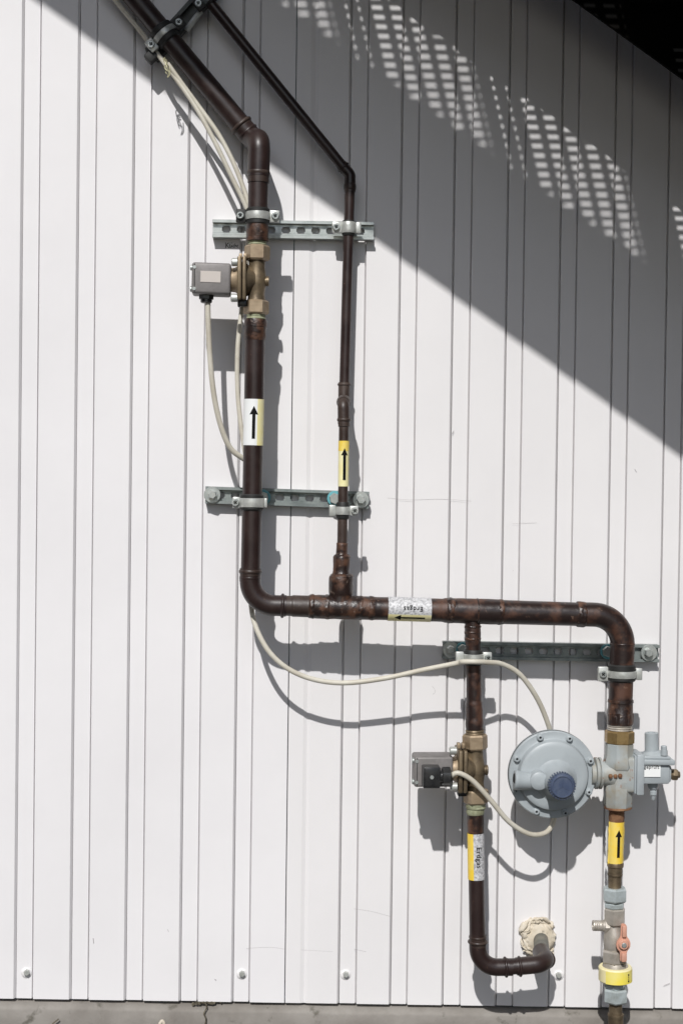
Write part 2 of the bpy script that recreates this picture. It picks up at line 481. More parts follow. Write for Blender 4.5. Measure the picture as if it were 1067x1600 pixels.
# ================================================================== STAIRCASE (casts the big shade)
def lift(px, py, d):
    p = P(px, py, 0)
    return V((p.x-SX*d*S, -d*S, p.z+SZ*d*S))
st = thing('steel_staircase', 'dark steel outdoor staircase descending past the top right corner of the wall', 'staircase', (3.0, -.45, 0))
SL = .677
D0, D1 = 163, 690
def stringer(p, d, hv, th, fl=0):
    bm = NB()
    xs = (-2.2, 0.0, 2.9)
    base = p
    x1 = base.x + (base.z-GZ)/SL      # reaches the ground here
    a = V((-1.9, 0, base.z+(base.x+1.9)*SL)); b = V((x1, 0, GZ))
    def quad(y0, y1, o0, o1):
        vs = [bm.verts.new((q.x, y, q.z+o)) for y in (y0, y1) for q, o in ((a, o0), (b, o0), (b, o1), (a, o1))]
        for f in ((0, 1, 2, 3), (7, 6, 5, 4), (0, 4, 5, 1), (1, 5, 6, 2), (2, 6, 7, 3), (3, 7, 4, 0)): bm.faces.new([vs[i] for i in f])
    quad(-d*S, -d*S-th, 0, hv)
    if fl:
        quad(-d*S+.0005, -d*S-fl, -.004, .006); quad(-d*S+.0005, -d*S-fl, hv-.006, hv+.004)
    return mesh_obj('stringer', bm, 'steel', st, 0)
pin = lift(894, 199, D0)
pout = lift(743, 479, D1)
ptop = lift(951, 368, D1)
hv = (ptop.z + (ptop.x-pout.x)*SL) - pout.z
stringer(pin, D0, .25, .008)
stringer(pout, D1, hv, .01)
print('STAIR inner z', pin.z+(pin.x)*SL, 'outer z', pout.z+pout.x*SL, 'hv', hv)
# perforated treads
DC = 380
gx = (1063-820)*S; gz = (320-149)*S
colref = lift(821, 149, DC-92)
step = V((gx*1.0, 0, -gx*SL))
for k in range(-7, 12):
    o = colref + step*k
    if o.z < .12 or o.z > 3.4: continue
    cw, pit = 17*S, 28.4*S
    bm = NB()
    th = .003
    y0, y1 = -(D0)*S-.008, -(D1)*S
    def strip(xa, xb): rbox(bm, V(((xa+xb)/2, (y0+y1)/2, o.z)), (xb-xa, y0-y1, th))
    holes = [(o.x-48*S, 4*S), (o.x-28*S, 3.4*S)] + [(o.x+i*pit, cw) for i in range(5)] + [(o.x+4*pit+17*S, 2.2*S)]
    if k >= 1: holes = holes[2:]
    xs = o.x-62*S; xe = xs+gx-36*S
    cur = xs
    for hx, hw in holes:
        strip(cur, hx-hw/2); cur = hx+hw/2
    strip(cur, xe)
    rbox(bm, V(((xs+xe)/2, (y0-238*S)/2-.0005, o.z+.0004)), (xe-xs, abs(y0+238*S), th)); rbox(bm, V(((xs+xe)/2, (y1-582*S)/2, o.z+.0004)), (xe-xs, abs(y1+582*S), th))
    nrow = int((y0-y1)/(16.4*S))
    hs = holes[0][0]-.010; he = holes[-1][0]+.004
    for j in range(nrow+1):
        yy = y0 - j*16.4*S
        rbox(bm, V(((hs+he)/2, yy, o.z)), (he-hs, 8.9*S, th*.8))
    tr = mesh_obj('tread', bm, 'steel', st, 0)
    bm = NB()
    rbox(bm, V((xe-.002, (y0+y1)/2, o.z-.014)), (.004, y0-y1-.002, .025))
    mesh_obj('nosing', bm, 'steel', tr, 0)

# ================================================================== RAILS
def rail(xa, ya, xb, yb, h, open_, label, bolts=(), rings=(), m='zincd'):
    a = P(xa, ya, 0); b = P(xb, yb, 0)
    t = thing('mounting_rail', label, 'rail', a, 'slotted mounting rails on the wall')
    ax = (b-a).normalized(); L = (b-a).length; upv = V((-ax.z, 0, ax.x)); out = V((0, -1, 0))
    H = h*S; D = 17.5*S; th = 2.2*S
    rot = Matrix((ax, -out, upv)).transposed()
    def bx(bm, s0, s1, v0, v1, o0, o1, bev=.0004):
        c = a + ax*(s0+s1)/2 + upv*(v0+v1)/2 + out*(o0+o1)/2
        rbox(bm, c, (s1-s0, o1-o0, v1-v0), bev, rot, 1)
    bm = NB()
    back = (.0088, .0088+th)
    # plate with slots
    sl, sw = 13.5*S, 10*S
    pitch = 23*S if open_ else 24.5*S
    n = int((L-10*S)/pitch)
    s0 = (L-(n-1)*pitch)/2
    bx(bm, 0, L, H/2-th-1.5*S, H/2, *back)if False else None
    bx(bm, 0, L, sw/2, H/2-.0006, *back); bx(bm, 0, L, -H/2+.0006, -sw/2, *back)
    cur = 0
    for i in range(n):
        c = s0+i*pitch
        bx(bm, cur, c-sl/2, -sw/2-.0001, sw/2+.0001, back[0], back[1], 0)
        # rounded corners of the slot
        for sg in (-1, 1):
            for vg in (-1, 1):
                bx(bm, c+sg*sl/2-(1.6*S if sg > 0 else 0), c+sg*sl/2+(0 if sg > 0 else 1.6*S), (sw/2-2.2*S if vg > 0 else -sw/2), (sw/2 if vg > 0 else -sw/2+2.2*S), back[0]+.0001, back[1]-.0001, 0)
        cur = c+sl/2
    bx(bm, cur, L, -sw/2-.0001, sw/2+.0001, back[0], back[1], 0)
    # flanges and lips
    for sg in (1, -1):
        v0, v1 = (H/2-th, H/2) if sg > 0 else (-H/2, -H/2+th)
        bx(bm, 0, L, v0, v1, .0008, D)
        if open_:
            lip = 4.6*S
            v0, v1 = (H/2-lip, H/2+.0003) if sg > 0 else (-H/2-.0003, -H/2+lip)
            bx(bm, -.0003, L+.0003, v0, v1, D-th, D+.0004)
    mesh_obj('channel', bm, m, t, 30)
    for x, y in bolts:
        bm = NB(); cyl_front(bm, x, y, 17.6, 21.5, [(0, 12), (.3, 13), (.8, 13), (1, 12.2)], 36)
        ws = mesh_obj('washer', bm, 'zinc', t)
        bm = NB(); cyl_front(bm, x, y, 21.5, 23, [(0, 8.5), (1, 8.2)], 24)
        cyl_front(bm, x, y, 22.5, 31, [(0, 7), (.75, 7), (1, 5.6)], 6, random.uniform(0, 60))
        mesh_obj('bolt', bm, 'zinc', ws)
    for x, y in rings:
        bm = NB(); cyl_front(bm, x, y, 17.5, 22, [(0, 12), (.8, 12), (1, 11)], 28)
        rg = mesh_obj('plastic_ring', bm, 'turq', t)
        bm = NB(); cyl_front(bm, x, y, 22, 30, [(0, 9), (.8, 9), (1, 8)], 6, 10)
        mesh_obj('nut', bm, 'zinc', rg)
    return t
rail(333, 359.5, 583, 363.5, 27, True, 'zinc slotted rail at the top, under the clamps beside the shadow edge', m='zinc')
rail(322, 773, 575, 781.5, 26, True, 'slotted grey rail at mid height, a washer and bolt at each end', ((332, 773), (564, 781)), ((411, 777), (523, 779)))
rail(690, 1014, 1025, 1019.5, 27, True, 'longest slotted rail, behind the right elbow and the branch pipe', ((704, 1015), (1013, 1020)), ((723, 1015), (949, 1018)))
# short sloping rail behind the diagonal pipe
t = thing('mounting_rail', 'short sloping rail with painted-in shade crossing behind the diagonal pipes at the top', 'rail', P(280, 40, 0), 'slotted mounting rails on the wall')
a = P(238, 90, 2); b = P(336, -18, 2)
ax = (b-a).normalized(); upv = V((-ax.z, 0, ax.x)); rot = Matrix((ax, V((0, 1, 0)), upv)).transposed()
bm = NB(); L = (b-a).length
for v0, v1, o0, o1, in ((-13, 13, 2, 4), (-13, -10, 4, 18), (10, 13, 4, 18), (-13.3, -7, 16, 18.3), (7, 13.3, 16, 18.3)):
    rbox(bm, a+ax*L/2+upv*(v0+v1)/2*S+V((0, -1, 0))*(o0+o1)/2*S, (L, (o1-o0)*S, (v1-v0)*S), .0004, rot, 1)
mesh_obj('channel', bm, mat('shade_tinted_rail', (.045, .048, .045), .5, .3, (.09, .095, .09), 50), t, 30)  # near-black colour paints in the shade this rail sits in

# ================================================================== PIPES
def pp(*a): return P(*a)
def part_tube(name, m, parent, pts, rads, seg=32, **k):
    bm = NB(); tube(bm, pts, rads, seg)
    return mesh_obj(name, bm, m, parent, k.get('smooth', 40))
def bead(parent, x, y, d, r, dirv, wd=5, m='brownd', name='collar', sleevew=10, rs=None):
    """rolled press-fitting bead: dirv = unit axis in world"""
    c = P(x, y, d); rr = R(r, d); h = wd*S/2; sl = sleevew*S
    rs = R(rs, d) if rs else rr*.9
    prof = [(-h-sl, rs*.97), (-h-sl, rs), (-h, rs)] + [(h*math.sin(a), rs+(rr-rs)*math.cos(a)) for a in [math.radians(q) for q in range(-75, 76, 25)]] + [(h, rs), (h+sl*.25, rs), (h+sl*.25, rs*.96)]
    bm = NB(); tube(bm, [c+dirv*p for p, r_ in prof], [r_ for p, r_ in prof], 36)
    return mesh_obj(name, bm, m, parent, 40)
DN = 98
# --- upper main pipe
A0 = P(165, -58, 45); A1 = P(377, 196, 45)
up_pipe = thing('main_gas_pipe', 'thick brown gas pipe coming down diagonally from the top edge to the upper valve', 'pipe', P(404, 370, DN))
K = (A1-A0).normalized()
cor = A1 + K*(22*S)
c2 = P(405.5, 219, DN)
path = fillet([A0, A1+K*.0, A1+K*(24*S), c2, P(404, 270, DN), P(403, 352, DN)], [0.001, 16*S, 19*S, .01], 12)
part_tube('pipe', 'brown', up_pipe, [A0, A1], R(16.2, 45))
pth = fillet([A1-K*.004, A1+K*(26*S), c2, P(404, 276, DN)], [17*S, 20*S], 12)
part_tube('elbow', 'brown', up_pipe, pth, R(17, 80))
bead(up_pipe, 377, 196, 45, 19.5, -K, 6, 'brownd', sleevew=2, rs=17)
bead(up_pipe, 386.5, 207, 47, 18, -K, 4, 'brown', sleevew=2, rs=17)
bead(up_pipe, 404, 270, DN, 17.8, V((0, 0, 1)), 6, sleevew=12, rs=16.6)
part_tube('pipe', 'brown', up_pipe, [P(404, 268, DN), P(402.5, 355, DN)], R(15.4))
bm = NB(); lathe(bm, P(402.5, 351, DN), P(402, 377, DN), [(0, R(15.6)), (0, R(17)), (.4, R(17.3)), (.8, R(16.8)), (.82, R(17.8)), (1, R(17.6))], 32)
mesh_obj('threaded_socket', bm, 'weld', up_pipe)

# --- lower main pipe
mp = thing('main_gas_pipe', 'thick brown gas pipe from the upper valve down, along and over to the regulator', 'pipe', P(392, 900, DN))
bm = NB(); lathe(bm, P(400, 499, DN), P(398, 532, DN), [(0, R(17)), (.1, R(18)), (.35, R(18)), (.38, R(17.2)), (.8, R(17)), (1, R(15.5))], 36)
mesh_obj('threaded_socket', bm, 'weld', mp)
part_tube('pipe', 'brown', mp, [P(398.4, 528, DN), P(396.6, 660, DN), P(391.8, 892, DN)], R(15.4))
part_tube('elbow', 'brown', mp, fillet([P(391.5, 888, DN), P(390.5, 945.5, DN), P(446, 946.5, DN)], [37*S], 16), R(16.4))
bead(mp, 391.5, 893, DN, 18, V((0, 0, 1)), 6, sleevew=3, rs=16.6)
bead(mp, 391, 903, DN, 16.9, V((0, 0, 1)), 4, sleevew=3, rs=16.6, m='brown')
HX = (P(900, 960, DN)-P(440, 946, DN)).normalized()
bead(mp, 441.5, 946.5, DN, 19.4, -HX, 5, 'brown', sleevew=3, rs=16.9)
def hy(x): return 946.3 + (x-441)*(960.2-946.3)/(920-441)
def hp(x): return P(x, hy(x), DN)
# body of the horizontal run
hr = [(425, 15.8), (455, 15.8), (458, 17), (482, 17), (485, 18.6), (492, 18.4), (498, 18.8), (560, 18.8), (562, 18.3), (584, 18.4), (586, 18), (605, 18), (690, 18.2), (695, 19.4), (728, 20), (778, 20), (783, 19), (902, 18.6), (905, 19.6), (925, 19.4)]
prof = []
x = 430
xs_ = []
while x <= 925: xs_.append(x); x += 1.6
def rad_at(x):
    for (a, ra), (b, rb) in zip(hr, hr[1:]):
        if a <= x <= b: return ra+(rb-ra)*(x-a)/(b-a)
    return hr[-1][1]
def seg_h(name, x0, x1, m, amp):
    bm = NB()
    xx = [x0+(x1-x0)*i/max(2, int((x1-x0)/1.5)) for i in range(max(2, int((x1-x0)/1.5))+1)]
    tube(bm, [hp(q) for q in xx], [R(rad_at(q)) for q in xx], 40)
    if amp: wobble(bm, amp, 90, x0)
    return mesh_obj(name, bm, m, mp, 50)
seg_h('pipe', 428, 486, 'brownd', .0002)
seg_h('welded_tee', 483, 585, 'weld', .0005)
seg_h('pipe', 584, 696, 'old', .0002)
seg_h('welded_tee', 694, 784, 'old', .0004)
seg_h('pipe', 783, 906, 'old', .0001)
def weld_h(x, wd=9, r=None, amp=.0012):
    bm = NB(); n = 9
    xx = [x-wd/2+wd*i/n for i in range(n+1)]
    tube(bm, [hp(q) for q in xx], [R((r or rad_at(x))+1.0*math.sin(math.pi*i/n)**.6-.3) for i in range(n+1)], 56)
    wobble(bm, amp, 170, x)
    return mesh_obj('weld_seam', bm, 'weld', mp, 60)
for x, wd in ((487, 8), (511, 7), (563, 6), (580, 9), (703, 12), (745, 3), (781, 9), (907, 13)): weld_h(x, wd, amp=.0013 if wd > 5 else .0004)
# right elbow and drop
part_tube('elbow', 'old', mp, fillet([hp(903), P(973.5, 961.5, DN), P(971, 1030, DN)], [45*S], 20), R(19.2))
weldr = [(1004, 19.6, 3)]
part_tube('pipe', 'old', mp, [P(971.2, 1020, DN), P(968.5, 1100, DN)], R(19))
bm = NB(); lathe(bm, P(969, 1093, DN), P(968, 1133, DN), [(0, R(19.2)), (0, R(20)), (.1, R(20.6)), (.12, R(19.6)), (.55, R(19.8)), (.58, R(20.6)), (.95, R(20.6)), (1, R(18.5))], 36)
wobble(bm, .0004, 120)
mesh_obj('threaded_socket', bm, 'weld', mp)
bead(mp, 971.5, 1006, DN, 19.9, V((0, 0, 1)), 3, 'old', sleevew=1, rs=19.3, name='weld_seam')
bm = NB(); hexn(bm, P(968.4, 1112, DN), P(968, 1131, DN), R(21.2), 20, 8, .1); mesh_obj('socket_rim', bm, 'weld', mp, 25)

# --- thin pipe
tp = thing('thin_gas_pipe', 'thin brown gas pipe running down diagonally then upright to a reducer on the main pipe', 'pipe', P(532, 930, 95))
TD = 38
B0 = P(285, -50, TD+6); B1 = P(537, 262, TD)
part_tube('pipe', 'brown', tp, [B0, B1], R(8, 38), 24)
part_tube('elbow', 'brown', tp, fillet([P(533, 257, TD), P(547, 273, TD), P(546.5, 300, TD)], [10*S], 8), R(8.6, 38), 24)
KD = (B1-B0).normalized()
bead(tp, 536.5, 261.5, TD, 10.6, -KD, 4, 'brown', sleevew=3, rs=9)
bead(tp, 546.7, 292, TD, 9.6, V((0, 0, 1)), 9, 'brownd', sleevew=2, rs=8.8)
part_tube('pipe', 'brown', tp, [P(546.5, 296, TD), P(544, 380, TD), P(537.8, 606, TD)], R(7.9, 38), 24)
bead(tp, 537.6, 601, TD, 10.4, V((0, 0, 1)), 4, 'brownd', sleevew=5, rs=9)
# offset out from the wall, with two elbows
part_tube('elbow', 'brownd', tp, fillet([P(537.8, 598, TD), P(537.2, 626, TD+2), P(536.6, 630, 95), P(537, 662, 95)], [8*S, 10*S], 10), R(9.2, 80), 28)
bm = NB(); lathe(bm, P(537.2, 627.3, 64), P(536.8, 628.8, 92), [(0, R(10)), (.4, R(11.2)), (.8, R(11.2)), (1, R(9))], 30, ref=V((0, 0, 1))); mesh_obj('collar', bm, 'brownd', tp)
bead(tp, 537.2, 656, 95, 10.8, V((0, 0, 1)), 5, 'brownd', sleevew=4, rs=9.2)
bm = NB(); lathe(bm, P(537.2, 658, 95), P(537.2, 667, 95), [(0, R(9)), (.9, R(9)), (1, R(8))], 28); mesh_obj('collar', bm, 'brownd', tp)
part_tube('pipe', 'brownd', tp, [P(537.3, 664, 95), P(535.8, 780, 95), P(534.5, 852, 95)], R(7.8), 24)
bm = NB()
prof = [(848, 8), (849, 8.8), (865, 9), (869, 11), (871, 13), (874, 13.2), (892, 13), (896, 14), (901, 18.6), (904, 19.2), (926, 18.8), (930, 18), (940, 18)]
pts = []; rr = []
for (a, ra), (b, rb) in zip(prof, prof[1:]):
    for i in range(5):
        f = i/5; y = a+(b-a)*f; pts.append(P(534.5-(y-848)*.028, y, 96)); rr.append(R(ra+(rb-ra)*f))
tube(bm, pts, rr, 40); wobble(bm, .0007, 90)
mesh_obj('reducer', bm, 'weld', tp, 50)
for yy, r_ in ((869, 12), (899, 17)):
    bm = NB()
    tube(bm, [P(534, yy-2.5, 96), P(534, yy-1.5, 96), P(534, yy+1.5, 96), P(534, yy+2.5, 96)], [R(r_-2), R(r_+.2), R(r_+1.8), R(r_)], 40)
    wobble(bm, .0009, 160); mesh_obj('weld_seam', bm, 'weld', tp, 60)

# --- branch pipe (tee to lower valve)
bp_ = thing('branch_gas_pipe', 'short rusty brown branch pipe from the horizontal run down to the lower valve', 'pipe', P(740, 1138, DN))
bm = NB()
prof = [(962, 11.5), (976, 12), (983, 12.5), (990, 12.6), (1004, 12.4), (1008, 11.6), (1096, 12), (1098, 12.8), (1122, 13), (1124, 13.6), (1130, 14.2), (1139, 14)]
pts = []; rr = []
for (a, ra), (b, rb) in zip(prof, prof[1:]):
    n = max(1, int((b-a)/3))
    for i in range(n):
        f = i/n; y = a+(b-a)*f; pts.append(P(737.8+(y-962)*.019, y, DN)); rr.append(R(ra+(rb-ra)*f))
pts.append(P(741.2, 1139, DN)); rr.append(R(13.8))
tube(bm, pts, rr, 36); wobble(bm, .0004, 100)
mesh_obj('pipe', bm, 'old', bp_, 50)
for yy in (979, 988, 998):
    bm = NB()
    tube(bm, [P(738, yy-3, DN), P(738, yy-1, DN), P(738, yy+1, DN), P(738, yy+3, DN)], [R(11), R(13.3), R(13.2), R(11)], 40)
    wobble(bm, .0011, 160); mesh_obj('weld_seam', bm, 'weld', bp_, 60)

# --- outlet pipe (lower valve to the wall)
op = thing('outlet_gas_pipe', 'brown gas pipe below the lower valve, bending right and into the wall', 'pipe', P(745, 1510, DN))
bm = NB(); lathe(bm, P(742, 1258, DN), P(742.5, 1272, DN), [(0, R(15)), (.3, R(14.6)), (.4, R(13.4)), (.7, R(14.5)), (1, R(13.2))], 32); wobble(bm, .0003, 160); mesh_obj('threaded_socket', bm, 'verd', op)
part_tube('pipe', 'brown', op, [P(742.4, 1268, DN), P(745.5, 1474, DN)], R(12.4), 32)
bm = NB(); lathe(bm, P(742.6, 1272, DN), P(742.9, 1300, DN), [(0, R(13.2)), (.5, R(13.3)), (1, R(12.6))], 32); mesh_obj('pipe_sleeve', bm, 'weld', op)
wp = P(841, 1466, 0)
e1 = P(858, 1503, DN)
e1w = V((wp.x, -DN*S, wp.z))
part_tube('elbow', 'brown', op, fillet([P(745.6, 1468, DN), P(747, 1511.5, DN), P(800, 1511, DN)], [30*S], 14), R(13.6))
HV = (P(830, 1508, DN)-P(790, 1511, DN)).normalized()
part_tube('pipe', 'brown', op, [P(780, 1511.2, DN), P(825, 1508.5, DN)], R(12.6))
part_tube('elbow', 'brown', op, fillet([P(806, 1510, DN), P(855, 1505.5, DN)+V((0, 0, .000)), V((P(855, 1505.5, DN).x-.002, -50*S, P(855, 1505.5, DN).z+.004))], [20*S], 14), R(13.8))
bead(op, 746, 1471.5, DN, 16, V((0, 0, 1)), 5, sleevew=4, rs=13.6)
bead(op, 745.9, 1464, DN, 14, V((0, 0, 1)), 3, sleevew=4, rs=13.4)
bead(op, 789.5, 1511, DN, 16.4, -HV, 4.5, 'brown', sleevew=2, rs=13.8)
bead(op, 811.5, 1510, DN, 16.4, HV, 4.5, 'brown', sleevew=2, rs=13.8)
bm = NB(); q = V((P(855, 1505.5, DN).x-.002, -62*S, P(855, 1505.5, DN).z+.003))
tube(bm, [q, V((wp.x+.006, .02, wp.z+.004))], R(12, 60), 30); mesh_obj('wall_pipe', bm, mat('grey_green_pipe', (.12, .12, .105), .55, 0, (.19, .18, .15), 60, bump=.0002), op)
bm = NB(); cyl_front(bm, 852, 1499, 60, 70, [(0, 12.5), (.1, 15), (.9, 15), (1, 13.6)], 30); mesh_obj('collar', bm, 'brownd', op)

# --- foam around the hole
bm = NB()
fc = wp + V((.001, 0, .002))
for i in range(70):
    a = i/70*2*math.pi + random.uniform(-.05, .05); rr_ = random.uniform(10, 24)*S
    rr_ *= 1.18 if math.cos(a) < -.2 or abs(math.sin(a)-.8) < .15 else 1
    rr_ *= 1.0+.22*noise.noise(V((math.cos(a)*2, math.sin(a)*2, 3)))
    c = fc + V((math.cos(a)*rr_, random.uniform(-.007, .002), math.sin(a)*rr_*1.18))
    ln = random.uniform(8, 18)*S
    tg_ = V((-math.sin(a), random.uniform(-.25, .25), math.cos(a)))
    tube(bm, smooth_path([c-tg_*ln, c+V((0, -.002, 0))+(c-fc).normalized()*random.uniform(-.002, .003), c+tg_*ln], 5), [random.uniform(1.8, 4.6)*S*math.sin(math.pi*(.1+.8*k/10)) for k in range(11)], 9)
lathe(bm, fc+V((0, .01, 0)), fc+V((0, -.012, 0)), [(0, 27*S), (.5, 27*S), (.8, 24*S), (1, 17*S)], 40, ref=V((0, 0, 1)))
wobble(bm, .0055, 48); wobble(bm, .003, 150, 4)
tag(mesh_obj('foam_collar', bm, 'foam', None, 180), 'lumpy cream mounting foam where the outlet pipe enters the wall', 'foam')

# ================================================================== STICKERS
def sticker(parent, m, p0, p1, r, a0, a1, wav=0):
    bm = NB(); sleeve(bm, p0, p1, r, a0, a1, wav=wav); return mesh_obj('sticker', bm, m, parent, 60)
px_ = S*(1-98/F)
# main pipe: white + pale yellow with arrow
p0, p1 = P(395.6, 696, DN), P(397.3, 624, DN); r = R(15.4)+.0005
s = sticker(mp, 'white', p0, p1, r, -170, 22); s['label'] = 'white and pale yellow flow arrow sticker'
bm = NB(); sleeve(bm, p0, p1, r, 22, 170); mesh_obj('yellow_strip', bm, 'paley', s, 60)
bm = NB(); arrow_on(bm, p0, p1, r+.0004, 10*px_, 61*px_, .3*px_, 5*px_, 14*px_, 13*px_); mesh_obj('arrow', bm, 'ink', s, 0)
# thin pipe
p0, p1 = P(536.3, 760, 95), P(537.2, 689, 95); r = R(7.8)+.0006
s = sticker(tp, 'paley', p0, p1, r, -178, 178); s['label'] = 'yellow flow arrow sticker'
bm = NB(); sleeve(bm, p0+(p1-p0)*.78, p1+(p1-p0)*.001, r+.0002, -178, 178); mesh_obj('yellow_strip', bm, 'yellow', s, 60)
bm = NB(); arrow_on(bm, p0, p1, r+.0007, 10*px_, 60*px_, 1*px_, 4.6*px_, 11*px_, 11*px_); mesh_obj('arrow', bm, 'ink', s, 0)
# horizontal: foil with upside-down word, yellow strip with arrow pointing left
p0, p1 = hp(672.5), hp(605.5); r = R(18.4)+.0006       # axis right to left: t>0 is up
s = sticker(mp, 'foil', p0, p1, r, -22, 165); s['label'] = 'silver foil sticker with upside-down lettering'
bm = NB(); sleeve(bm, p0, p1, r, -165, -22); mesh_obj('yellow_strip', bm, 'paley', s, 60)
bm = NB(); arrow_on(bm, p0, p1, r+.0006, 10*px_, 58*px_, -math.radians(40)*r, 3.2*px_, 11*px_, 10*px_); mesh_obj('arrow', bm, 'ink', s, 0)
mesh_obj('lettering', bent_text('Erdgas', .0110, lambda u, v: cmap(p0, p1, r+.0011, (p1-p0).length*.43+u, -v+.0032)), 'ink', s, 0)
# outlet pipe: foil + yellow at left
p0, p1 = P(742.8, 1301, DN), P(744, 1373, DN); r = R(12.8)+.0006       # axis downwards: t>0 is left
s = sticker(op, 'foil', p0, p1, r, -150, 24, wav=.0008); s['label'] = 'silver foil sticker with sideways lettering'
bm = NB(); sleeve(bm, p0, p1, r, 24, 150); mesh_obj('yellow_strip', bm, 'yellow', s, 60)
mesh_obj('lettering', bent_text('Erdgas', .0120, lambda u, v: cmap(p0, p1, r+.0009, (p1-p0).length*.5+u, -v-.0028)), 'ink', s, 0)

# ================================================================== CLAMPS
def clamp(x, y, d, r, label, ears, ax=None, wall_d=18, rub=(-11, 11), band=6.5, tiltc=0, ring_m='zincw', stud=True):
    ax = ax or V((0, 0, 1))
    c = P(x, y, d)
    t = thing('pipe_clamp', label, 'pipe clamp', c, 'pipe clamps holding the pipes to the rails')
    bm = NB()
    r1 = R(r+1.6, d)
    tube(bm, [c-ax*10*S*0+ax*rub[0]*S, c+ax*(rub[0]+2)*S, c+ax*(rub[1]-2)*S, c+ax*rub[1]*S], [r1*.97, r1*1.07, r1*1.07, r1*.97], 36)
    mesh_obj('rubber_liner', bm, 'rubber', t)
    bm = NB()
    ro = R(r+4.0, d)
    h = band*S
    tube(bm, [c-ax*h, c-ax*h*.92, c-ax*h*.3, c+ax*h*.3, c+ax*h*.92, c+ax*h], [ro*.96, ro, ro*1.025, ro*1.025, ro, ro*.96], 40)
    mesh_obj('band', bm, ring_m, t)
    side = ax.cross(V((0, 1, 0))).normalized()*1.0   # to the right for an upright pipe
    if side.x < 0: side = -side
    rot = Matrix((side, V((0, 1, 0)), side.cross(V((0, 1, 0))))).transposed()
    for sg, wd, ht, screw, dk in ears:
        o = c + side*(sg*(R(r+4, d) + wd*S*.42)) + V((0, -1, 0))*(2*S)
        bm = NB()
        rbox(bm, o, (wd*S, 4*S, ht*S), 1.6*S, rot)
        rbox(bm, o+V((0, 7*S, 0)), (wd*S*.95, 4*S, ht*.95*S), 1.6*S, rot)
        e = mesh_obj('ear', bm, 'rubber' if dk else ring_m, t)
        if screw:
            bm = NB()
            q = o+V((side.x*sg*1*S, -2*S, 0))
            lathe(bm, q, q+V((0, -4.5*S, 0)), [(0, 5.6*S), (.6, 5.6*S), (1, 4.4*S), (1, 3.2*S), (.6, 2.6*S)], 20, ref=V((0, 0, 1)))
            lathe(bm, q, q+V((0, 12*S, 0)), [(0, 3*S), (1, 3*S)], 12, ref=V((0, 0, 1)))
            sc = mesh_obj('screw', bm, 'zinc', e)
            bm = NB()
            for an in (40, 130):
                rbox(bm, q+V((0, -3.4*S, 0)), (6.2*S, 1*S, 1.3*S), 0, RZ(an))
            mesh_obj('cross_slot', bm, 'tar', sc, 0)
    if stud:
        bm = NB()
        tube(bm, [V((c.x, -wall_d*S, c.z)), V((c.x, c.y+R(r, d), c.z))], 5*S, 14)
        tube(bm, [V((c.x, c.y+R(r, d)+9*S, c.z)), V((c.x, c.y+R(r, d)*.9, c.z))], 8*S, 6)
        mesh_obj('stud', bm, 'zinc', t)
    return t
clamp(403, 338, DN, 15.4, 'zinc clamp on the thick pipe at the top rail, one black ear and one bright', [(-1, 15, 20, True, True), (1, 15, 18, True, False)], rub=(-13, 12), band=6)
clamp(544.5, 356, TD, 7.9, 'small zinc clamp on the thin pipe at the right end of the top rail', [(-1, 15, 17, True, False), (1, 8, 17, False, False)], rub=(-12, 11), band=8.5)
clamp(393.6, 785.5, DN, 15.4, 'wide zinc clamp on the thick pipe at the mid height rail', [(-1, 11, 17, True, False), (1, 5, 14, False, False)], rub=(-11.5, 13), band=6.8)
clamp(535.5, 798, 95, 7.8, 'rounded zinc clamp with black rubber on the thin pipe under the mid rail', [(-1, 10, 17, False, False), (1, 13, 15, True, False)], rub=(-12, 13), band=6)
clamp(738.8, 1027.5, DN, 12, 'zinc clamp on the branch pipe with the cream cable passing it', [(-1, 12, 18, False, False), (1, 14, 17, True, False)], rub=(-11, 12), band=5.8)
clamp(970.4, 1053, DN, 19, 'wide thin banded zinc clamp under the right elbow', [(-1, 15, 22, True, False), (1, 10, 18, False, False)], rub=(-11, 15), band=5.4)
cx_, cy_ = 258, 54
tc = clamp(cx_, cy_, 45, 16.2, 'zinc clamp on the diagonal thick pipe at the top edge, half in shade', [(-1, 14, 20, True, False), (1, 17, 18, True, True)], ax=-K, rub=(-14, 14), band=4.5, ring_m='zincw')
bm = NB(); pbox(bm, 229, 80, 245, 98, 26, 44, 2.5, 48); mesh_obj('rubber_end', bm, 'rubber', tc, 30)
bm = NB(); tube(bm, smooth_path([P(292, 48, 30), P(302, 33, 32), P(314, 18, 30)], 5), 4.5*S, 8); mesh_obj('strap', bm, 'zincw', tc)
clamp(325, -4, TD+6, 8, 'small dark clamp on the thin diagonal pipe at the top edge', [(-1, 13, 18, True, True), (1, 10, 14, False, True)], ax=-KD, rub=(-11, 11), band=7, ring_m='zincd')

